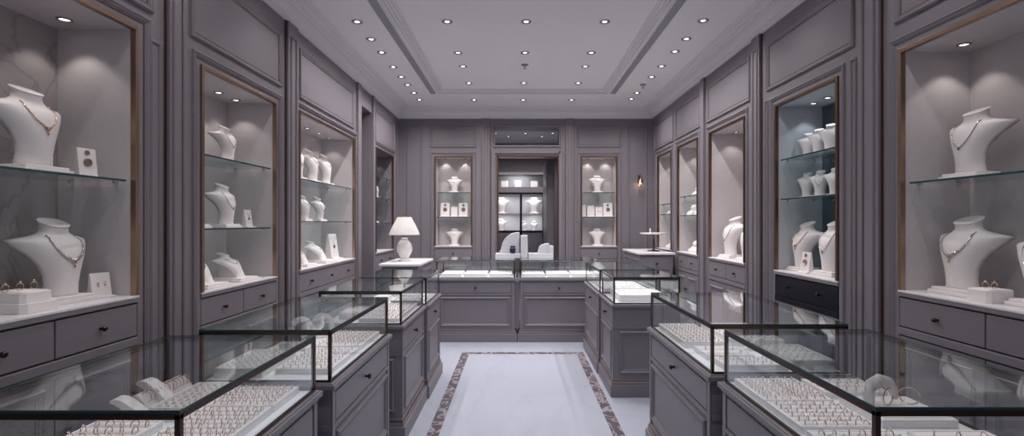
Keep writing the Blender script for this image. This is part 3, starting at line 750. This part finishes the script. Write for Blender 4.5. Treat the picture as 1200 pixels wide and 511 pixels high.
# second cases
tray(-1.12, -.86, 2.80, 3.18, D, 'ring tray at the far aisle side of the second left counter', 7, 8)
tray(-1.12, -.86, 2.36, 2.76, D, 'ring tray at the near aisle side of the second left counter', 7, 8)
tray(-1.37, -1.15, 2.30, 2.66, D, 'ring tray at the near wall side of the second left counter', 6, 8, rings='far', h=.045)
tray(.93, 1.16, 2.86, 3.38, D, 'long ring tray along the aisle side of the second right counter', 6, 10, h=.035)
tray(1.20, 1.49, 2.86, 3.36, D, 'broad ring tray on the wall side of the second right counter', 7, 9, h=.045)
tray(.96, 1.20, 2.60, 2.80, D, 'small rounded tray with a few rings in the second right counter', 3, 2, fill=.8)
tray(.98, 1.28, 2.42, 2.57, D, 'ring tray at the front of the second right counter', 7, 3)
tray(1.30, 1.50, 2.42, 2.74, D, 'ring tray at the front wall side of the second right counter', 5, 6, h=.05)
# third and fourth cases
tray(-1.12, -.84, 3.60, 3.95, D, 'ring tray at the near aisle side of the third left counter', 7, 7)
tray(-1.12, -.84, 3.98, 4.28, D, 'ring tray at the far aisle side of the third left counter', 7, 6)
tray(-1.10, -.83, 4.42, 4.72, D, 'ring tray in the fourth left counter', 6, 5)
tray(.90, 1.32, 4.52, 4.98, D, 'tall white block of rings inside the third right counter', 11, 7, h=.06, fill=.7)
tray(.88, 1.30, 5.20, 5.80, D, 'ring tray inside the fourth right counter', 7, 7, fill=.7)
for k, (a, b, l) in enumerate(((-.98, -.72, 'leftmost'), (-.69, -.40, 'middle'), (-.37, -.08, 'rightmost'))): tray(a, b, 6.52, 6.95, D, f'{l} low tray in the left back counter', 6, 6, fill=.7, h=.05)
for k, (a, b, l) in enumerate(((.05, .34, 'leftmost'), (.37, .66, 'middle'), (.69, .97, 'rightmost'))): tray(a, b, 6.52, 6.95, D, f'{l} low tray in the right back counter', 6, 6, fill=.7, h=.05)
RINGS.sort(key=lambda r: (r[0]**2+r[1]**2)*(0.25 if r[4] else 1))
for i, (x, y, z, a, big, lab, j, k) in enumerate(RINGS[:300]):
    if big not in RB:
        RB[big] = ring_objs(big); r = RB[big]; r.location = (x, y, z); r.rotation_euler = (0,0,a)
    else: r = dup(RB[big], (x, y, z), a)
    r['label'] = f'{rn[k]} ring from left, {rn[j].replace("nearest", "front")} row, {SHORT.get(lab, lab)}'.replace('nearest ring', 'first ring')
    r['group'] = 'rings in the '+lab
m = MB(); g = MB()
for (x, y, z, a, big, lab, j, k) in RINGS[300:]:
    R = .0115; ca, sa = math.cos(a), math.sin(a)
    m.tube([(x+R*math.cos(2*PI*q/10)*ca, y+R*math.cos(2*PI*q/10)*sa, z+R*math.sin(2*PI*q/10)+R*.85) for q in range(10)], .0015, 3, True)
    g.sphere((x, y, z+R*1.85+.003), .0048, 5, 3)
o = tag(m.build('rings', 'gold'), 'hundreds of small rings in the trays of the farther counters', 'rings', kind='stuff')
g.build('stones', 'gem', o)

# ---------------------------------------------------------------- bracelet displays and blocks
def arch_stand(x, y, z, s, rz, label, w=.05):     # sloping curved ramp display
    t = thing('bracelet_ramp', label, 'bracelet display', (x, y, z), rz)
    top = [(0, 1.0), (.12, 1.06), (.26, 1.02), (.42, .85), (.60, .60), (.80, .30), (1.0, .06), (1.0, 0)]
    bot = [(.62, 0), (.50, .20), (.36, .48), (.22, .70), (.10, .84), (0, .90)]
    m = MB(); m.extrude([(a*s, b*s*.62) for a, b in top+bot], -w/2, w/2); m.build('ramp', 'tray', t, bevel=.0025, local=True)
    m = MB(); m.box(.45*s, 1.12*s, -w*.6, w*.6, -.0, .010); m.build('foot', 'leather', t, bevel=.002, local=True)
    return t
arch_stand(-1.42, 1.80, D, .13, .15, 'low curved white bracelet ramp at the left of the nearest left counter', .055)
arch_stand(-1.42, 1.93, D+.0, .17, -.12, 'taller sloping white bracelet ramp before the ring bar in the nearest left counter', .05)
# ring bar
def ring_bar(x0, x1, y, z, n, label, lab2):
    t = thing('ring_bar', label, 'ring display', ((x0+x1)/2, y, z))
    m = MB(); m.extrude([(-.035, 0), (.035, 0), (.035, .02), (-.02, .075), (-.035, .07)], 0, 1)
    m.v = [(x0+(x1-x0)*p[1], y-p[0], z+p[2]) for p in m.v]; m.build('sloped_block', 'leather', t, bevel=.003)
    for k in range(n):
        u = x0+(x1-x0)*(k+.5)/n; r = MB(); R = .020
        r.tube([(u, y+R*math.cos(q*PI/7)*.9, z+.055+R*math.sin(q*PI/7)) for q in range(14)], .0018, 4, True)
        tag(r.build('bangle', 'gold'), lab2, 'bangle', 'bangles in a row on the sloped bar')
ring_bar(-1.30, -1.20+.0, 2.06, D, 1, 'short white block at the back left of the nearest left counter', 'single rose gold bangle on the short block') if 0 else None
t = thing('ring_bar', 'long sloped white bar full of rings beside the bracelet ramps', 'ring display', (-1.30, 1.98, D))
m = MB(); m.extrude([(-.035, 0), (.035, 0), (.035, .02), (-.012, .078), (-.035, .075)], 1.84, 2.10); m.v = [(p[0]-1.355, p[1], p[2]+D) for p in m.v]; m.build('sloped_block', 'leather', t, bevel=.003)
first = None
for k in range(12):
    y = 1.85+.24*(k+.5)/12
    if first is None:
        r = MB(); R = .019; r.tube([(R*math.cos(q*PI/8), 0, R*math.sin(q*PI/8)) for q in range(16)], .0018, 4, True); first = r.build('bangle', 'gold'); first.location = (-1.35, y, D+.066)
        tag(first, 'narrow rose gold bangle in the row on the long sloped white bar', 'bangle', 'bangles in a row on the sloped bar')
    else: c = first.copy(); COL.objects.link(c); c.location = (-1.35, y, D+.066); c['label'] = f'{(rn+["eleventh","twelfth"])[k]} rose gold bangle along the long sloped white bar'

# platform with bracelet cone and bangles in near right counter
t = thing('display_platform', 'square white platform in the middle of the nearest right counter', 'display platform', (1.37, 1.86, D))
MB().box(1.24, 1.50, 1.74, 1.98, D, D+.03).build('block', 'leather', t, bevel=.004)
MB().box(1.255, 1.485, 1.755, 1.965, D+.03, D+.033).build('top_pad', 'foam', t)
t = thing('bracelet_stand', 'hooked white bracelet stand on the square platform in the nearest right counter', 'bracelet stand', (1.30, 1.88, D+.033))
m = MB(); pts = [(1.275, 1.86, D+.037), (1.278, 1.865, D+.075), (1.293, 1.87, D+.108), (1.325, 1.875, D+.122), (1.358, 1.88, D+.112), (1.378, 1.88, D+.085), (1.384, 1.88, D+.055)]
m.tube(pts, [.015,.020,.023,.024,.022,.017,.010], 12); m.build('arm', 'leather', t)
m = MB(); m.lathe([(.028,0),(.028,.005),(.015,.008)], 16, (1.285,1.86,D+.033)); m.build('foot', 'leather', t)
for k, (cx, cy, ry, lab) in enumerate(((1.345, 1.86, .5, 'rose gold hinged bangle leaning on the hooked stand'), (1.43, 1.87, -.6, 'open rose gold bangle lying at the right of the square platform'))):
    r = MB(); R = .032
    r.tube([(cx+R*math.cos(q*PI/10)*math.cos(ry), cy+R*math.cos(q*PI/10)*math.sin(ry), D+.036+R+R*math.sin(q*PI/10)*.95) for q in range(-6, 14)], .0026, 6)
    tag(r.build('bangle', 'gold'), lab, 'bangle')

def mini(x, y, z, w, d, h, label, name='display_block', cat='display block', rz=0, rings=0, steps=1):
    t = thing(name, label, cat, (x, y, z), rz)
    m = MB(); k = 1
    for s in range(steps):
        q = 1-.18*s; hh = h/steps
        c = min(w, d)*.12*q; W2, D2 = w*q/2, d*q/2
        poly = [(-W2+c, -D2), (W2-c, -D2), (W2, -D2+c), (W2, D2-c), (W2-c, D2), (-W2+c, D2), (-W2, D2-c), (-W2, -D2+c)]
        n = 8; vs = [(a, b, hh*s) for a, b in poly]+[(a*.97, b*.97, hh*(s+1)) for a, b in poly]
        m.add(vs, [tuple(range(n))[::-1], tuple(range(n, 2*n))]+[(i, (i+1)%n, (i+1)%n+n, i+n) for i in range(n)])
    m.build('block', 'leather', t, bevel=.002, local=True)
    m = MB(); q = (1-.18*(steps-1))*.40; m.box(-w*q, w*q, -d*q, d*q, h, h+.004); m.build('pad', 'foam', t, local=True)
    for r in range(rings):
        rr = MB(); R = .016; ox = (r-(rings-1)/2)*w*.35
        rr.tube([(x+(ox+R*math.cos(q*PI/8))*math.cos(rz), y+(ox+R*math.cos(q*PI/8))*math.sin(rz), z+h+.004+R+R*math.sin(q*PI/8)) for q in range(16)], .002, 5, True)
        rr.sphere((x+ox*math.cos(rz), y+ox*math.sin(rz), z+h+.006+2*R), .006, 6, 4)
        tag(rr.build('ring', 'gold'), f'{["left","right","middle"][r]} gold ring on the {"stepped white block, nearest left worktop" if rings == 3 else "low white block, nearest right worktop"}', 'ring')
    return t
mini(2.36, 2.56, ZRW[0], .13, .15, .062, 'low chamfered white block between two busts on the right worktop', rz=aR+PI, rings=2)
mini(-2.14, 2.20, ZLW[0], .17, .22, .085, 'stepped white ring block at the left edge of the nearest left worktop', rz=aL, rings=3, steps=2)
def swirl(x, y, z, s, rz, label):
    """small bracelet pillow on a wedge"""
    t = thing('bracelet_pillow', label, 'bracelet pillow', (x, y, z), rz)
    m = MB(); m.extrude([(-.5*s,0),(.5*s,0),(.5*s,.15*s),(-.3*s,.75*s),(-.5*s,.75*s)], -.45*s, .45*s); m.v = [(p[1],-p[0],p[2]) for p in m.v]; m.build('wedge', 'leather', t, bevel=.004, local=True)
    m = MB(); m.sphere((0,-.08*s,.52*s), .34*s, 12, 8, (1.1,.75,.65)); m.build('pillow', 'foam', t, local=True)
for (y, z, s, l) in ((6.95, 1.60, .20, 'farther on the lower shelf'), (6.62, 1.60, .22, 'nearer on the lower shelf'), (6.80, 1.86, .17, 'alone on the upper shelf'), (6.85, 1.10, .22, 'farther on the worktop'), (6.58, 1.10, .25, 'nearer on the worktop')):
    swirl(2.42, y, z, s, aR, f'white bracelet pillow {l} of the fourth right cabinet')
for (y, z, s, l) in ((7.95, 1.63, .18, 'on the lower shelf'), (7.85, 1.79, .14, 'on the upper shelf'), (7.9, 1.10, .22, 'on the worktop')):
    swirl(2.42, y, z, s, aR, f'white bracelet pillow {l} of the right cabinet nearest the back corner')
# things in the left cases further away
arch_stand(-1.30, 2.78, D, .15, .3, 'sloping white bracelet ramp in the second left counter', .05)
def bracelet_oval(x, y, z, s, rz, label):
    t = thing('bracelet_display', label, 'bracelet display', (x, y, z), rz)
    m = MB(); m.tube([(s*.42*math.cos(q*PI/10), 0, s*.5+s*.5*math.sin(q*PI/10)) for q in range(20)], s*.13, 8, True); m.build('oval_roll', 'leather', t, local=True)
    m = MB(); m.box(-s*.35, s*.35, -s*.25, s*.25, 0, s*.06); m.build('base', 'leather', t, bevel=.002, local=True)
bracelet_oval(-1.28, 3.02, D, .13, .4, 'upright oval white bracelet roll, nearer one in the second left counter')
bracelet_oval(-1.20, 3.14, D, .13, .4, 'upright oval white bracelet roll, farther one in the second left counter')
mini(-1.28, 2.93-.05, D, .10, .08, .03, 'tiny white earring block between the ramp and the ovals in the second left counter')
arch_stand(1.35, 2.80, D, .11, PI*.9, 'small white ramp at the wall side of the second right counter', .05)
bust(-1.15, 4.90, D, .19, math.radians(30), 'inside the fourth left counter', 'slim')
mini(-1.22, 3.80, D, .16, .22, .05, 'white block at the wall side of the third left counter', rings=0)
mini(-1.22, 4.60, D, .14, .18, .04, 'plain white block at the wall side of the fourth left counter')

# ---------------------------------------------------------------- lamp, tray stand, sconce, back displays
lx, ly, lz = -1.42, 6.40, 1.02
t = thing('table_lamp', 'white table lamp with a pleated shade on the left side cabinet', 'lamp', (lx, ly, lz))
MB().lathe([(.075,0),(.078,.012),(.06,.02),(.045,.03),(.07,.07),(.098,.13),(.10,.17),(.085,.22),(.055,.255),(.04,.27),(.048,.285),(.02,.295)], 28, (lx,ly,lz)).build('vase_base', 'ceramic', t)
MB().tube([(lx,ly,lz+.29),(lx,ly,lz+.575)], .006, 8).build('stem', 'brass_dark', t)
m = MB(); m.lathe([(.185,.33),(.165,.385),(.135,.45),(.105,.505),(.085,.55)], 96, (lx,ly,lz), rip=.022, nr=32, caps=False); m.build('lamp_shade', 'shade', t)
m = MB(); m.sphere((lx,ly,lz+.585), .013); m.build('finial', 'brass_dark', t)
light('POINT', 'lamp_bulb', (lx,ly,lz+.43), .22, (1,.95,.9), t, .03)
t = thing('tray_stand', 'round white pedestal tray on the corner cabinet against the right wall', 'tray stand', (2.0, 7.55, 1.08))
MB().lathe([(.09,0),(.09,.012),(.03,.02),(.014,.03),(.014,.235),(.03,.245)], 20, (2.0,7.55,1.08)).build('pedestal', 'bronze', t)
MB().lathe([(.08,.245),(.185,.25),(.20,.262),(.20,.272),(.19,.272),(.18,.266),(.01,.266)], 32, (2.0,7.55,1.08)).build('plate', 'ceramic', t)
tag(MB().lathe([(.014,0),(.016,.01),(.008,.03),(.010,.05),(.004,.07)], 12, (1.95,7.55,1.3465)).build('perfume_bottle', 'ceramic'), 'tiny white bottle on the round pedestal tray', 'bottle')
t = thing('wall_sconce', 'small brass wall sconce glowing on the back wall at the right', 'wall light', (2.03, YB, 2.1))
m = MB(mapB); m.box(2.005, 2.055, -.012, 0, 2.10, 2.30); m.build('back_plate', 'brass_dark', t, bevel=.006)
m = MB(mapB); m.tube([(2.03,-.01,2.25),(2.03,-.06,2.27),(2.03,-.085,2.24),(2.03,-.085,2.21)], .007); m.build('arm', 'brass_dark', t)
MB().lathe([(.015,.06),(.028,.045),(.045,.0),(.05,-.015)], 18, (2.03,YB-.085,2.17), caps=False).build('lamp_shade', 'brass', t)
MB().sphere((2.03,YB-.085,2.165), .022).build('bulb', 'glow', t)
light('POINT', 'sconce_light', (2.03,YB-.085,2.13), .35, (1,.72,.5), t, .02)
# white curved displays at the rear of the back counters
zt = ZG
def qshape(x0, x1, z0, z1, n=10):       # rises from left to a rounded top at right
    pts = [(x0, z0)]
    for k in range(n+1):
        a = PI/2*k/n; pts.append((x1-(x1-x0)*.86*math.cos(a)-.0, z0+.05+(z1-z0-.05)*math.sin(a)))
    return pts+[(x1+.02, z1), (x1+.02, z0)]
t = thing('curved_display', 'large white quarter-round jewellery display before the doorway', 'jewellery display', (-.08, 6.93, zt))
m = MB(); m.extrude(qshape(-.26, .0, zt+.06, zt+.34), 6.88, 6.98); m.build('curved_back', 'pale_grey', t, bevel=.006)
m = MB(); m.box(-.30, .03, 6.78, 6.99, zt, zt+.06); m.build('base', 'pale_grey', t, bevel=.004)
m = MB(); m.box(.035, .13, 6.82, 6.99, zt, zt+.30); m.build('pillar', 'pale_grey', t, bevel=.008)
t = thing('curved_display', 'small stepped white jewellery display right of the navy pouch', 'jewellery display', (.27, 6.93, zt))
m = MB(); m.extrude(qshape(.26, .40, zt+.06, zt+.19), 6.88, 6.98); m.build('curved_back', 'pale_grey', t, bevel=.006)
m = MB(); m.box(.14, .47, 6.80, 6.99, zt, zt+.06); m.build('base', 'pale_grey', t, bevel=.004)
m = MB(); m.box(.415, .475, 6.84, 6.99, zt+.06, zt+.16); m.build('pillar', 'pale_grey', t, bevel=.006)
t = thing('watch_pouch', 'small navy blue watch pouch on the white quarter-round display', 'pouch', (-.07, 6.83, zt+.06))
MB().lathe([(.028,0),(.04,.02),(.038,.06),(.030,.085)], 16, (-.07,6.83,zt+.06)).build('pouch_body', 'navy', t)
MB().lathe([(.028,.085),(.036,.10),(.02,.105)], 16, (-.07,6.83,zt+.06)).build('pouch_top', 'navy', t)

# ---------------------------------------------------------------- beyond the doorway: lit wall cabinet
X0, X1, YC = -.62, .56, Y2-.42
t = thing('lit_display_case', 'lit black-framed display case seen through the back doorway', 'display case', (0, YC, 0))
MB().box(X0, X1, Y2-.04, Y2-.01, .4, 2.55).build('back_panel', 'ceil', t)
m = MB()
for a, b, c, e in ((X0-.03, X0, .2, 2.6), (X1, X1+.03, .2, 2.6), (X0, X1, 2.55, 2.6), (X0, X1, 2.16, 2.28), (X0, X1, .2, .4)): m.box(a, b, YC, Y2-.01, c, e)
m.build('carcass', 'paint', t)
m = MB()
for a, b, c, e in ((X0, X1, 2.12, 2.16), (X0, X0+.03, .4, 2.12), (X1-.03, X1, .4, 2.12), (.04, .09, .4, 2.12), (X0, X1, 1.28, 1.33)): m.box(a, b, YC-.02, YC+.01, c, e)
m.build('door_frame', 'black_lacquer', t)
for z in (1.70, 1.30, 2.28):
    MB().box(X0+.01, X1-.01, YC+.03, Y2-.05, z-.01, z).build('shelf', 'chrome', t)
for (x, z, h, l, st) in ((-.36, 1.70, .37, 'upper left', 'flat'), (.36, 1.70, .37, 'upper right', 'flat'), (-.38, 1.30, .30, 'lower left', 'flat'), (.12, 1.30, .24, 'lower middle', 'slim'), (.36, 1.30, .24, 'lower right', 'slim')):
    bust(x, YC+.16, z, h, 0, f'{l} in the display case beyond the doorway', st)
for i, x in enumerate((-.30, .0, .36)):
    mini(x, YC+.15, 2.28, .16, .12, .14, f'{["left","middle","right"][i]} white box on the top shelf beyond the doorway', 'display_box', 'display box')
for cx in (-.29, .32):
    for cz, cp_ in ((2.10, 2.0), (1.68, 1.6)): light('AREA', 'case_light', (cx, YC+.08, cz), cp_, (.95,.96,1), t, .4, aim=(0,.0,-1))
light('AREA', 'case_light', (0, YC+.12, 2.53), 2.5, (.9,.95,1), t, .4, aim=(0,.3,-1))
for i, (x, y) in enumerate(((-.45, 10.3), (.15, 10.3), (.7, 10.3), (-.2, 10.7), (.5, 10.7))):
    ceiling_light(x, y, 3.3, f'recessed spotlight in the ceiling of the room beyond the doorway, number {i+1} from the left', 1.3)
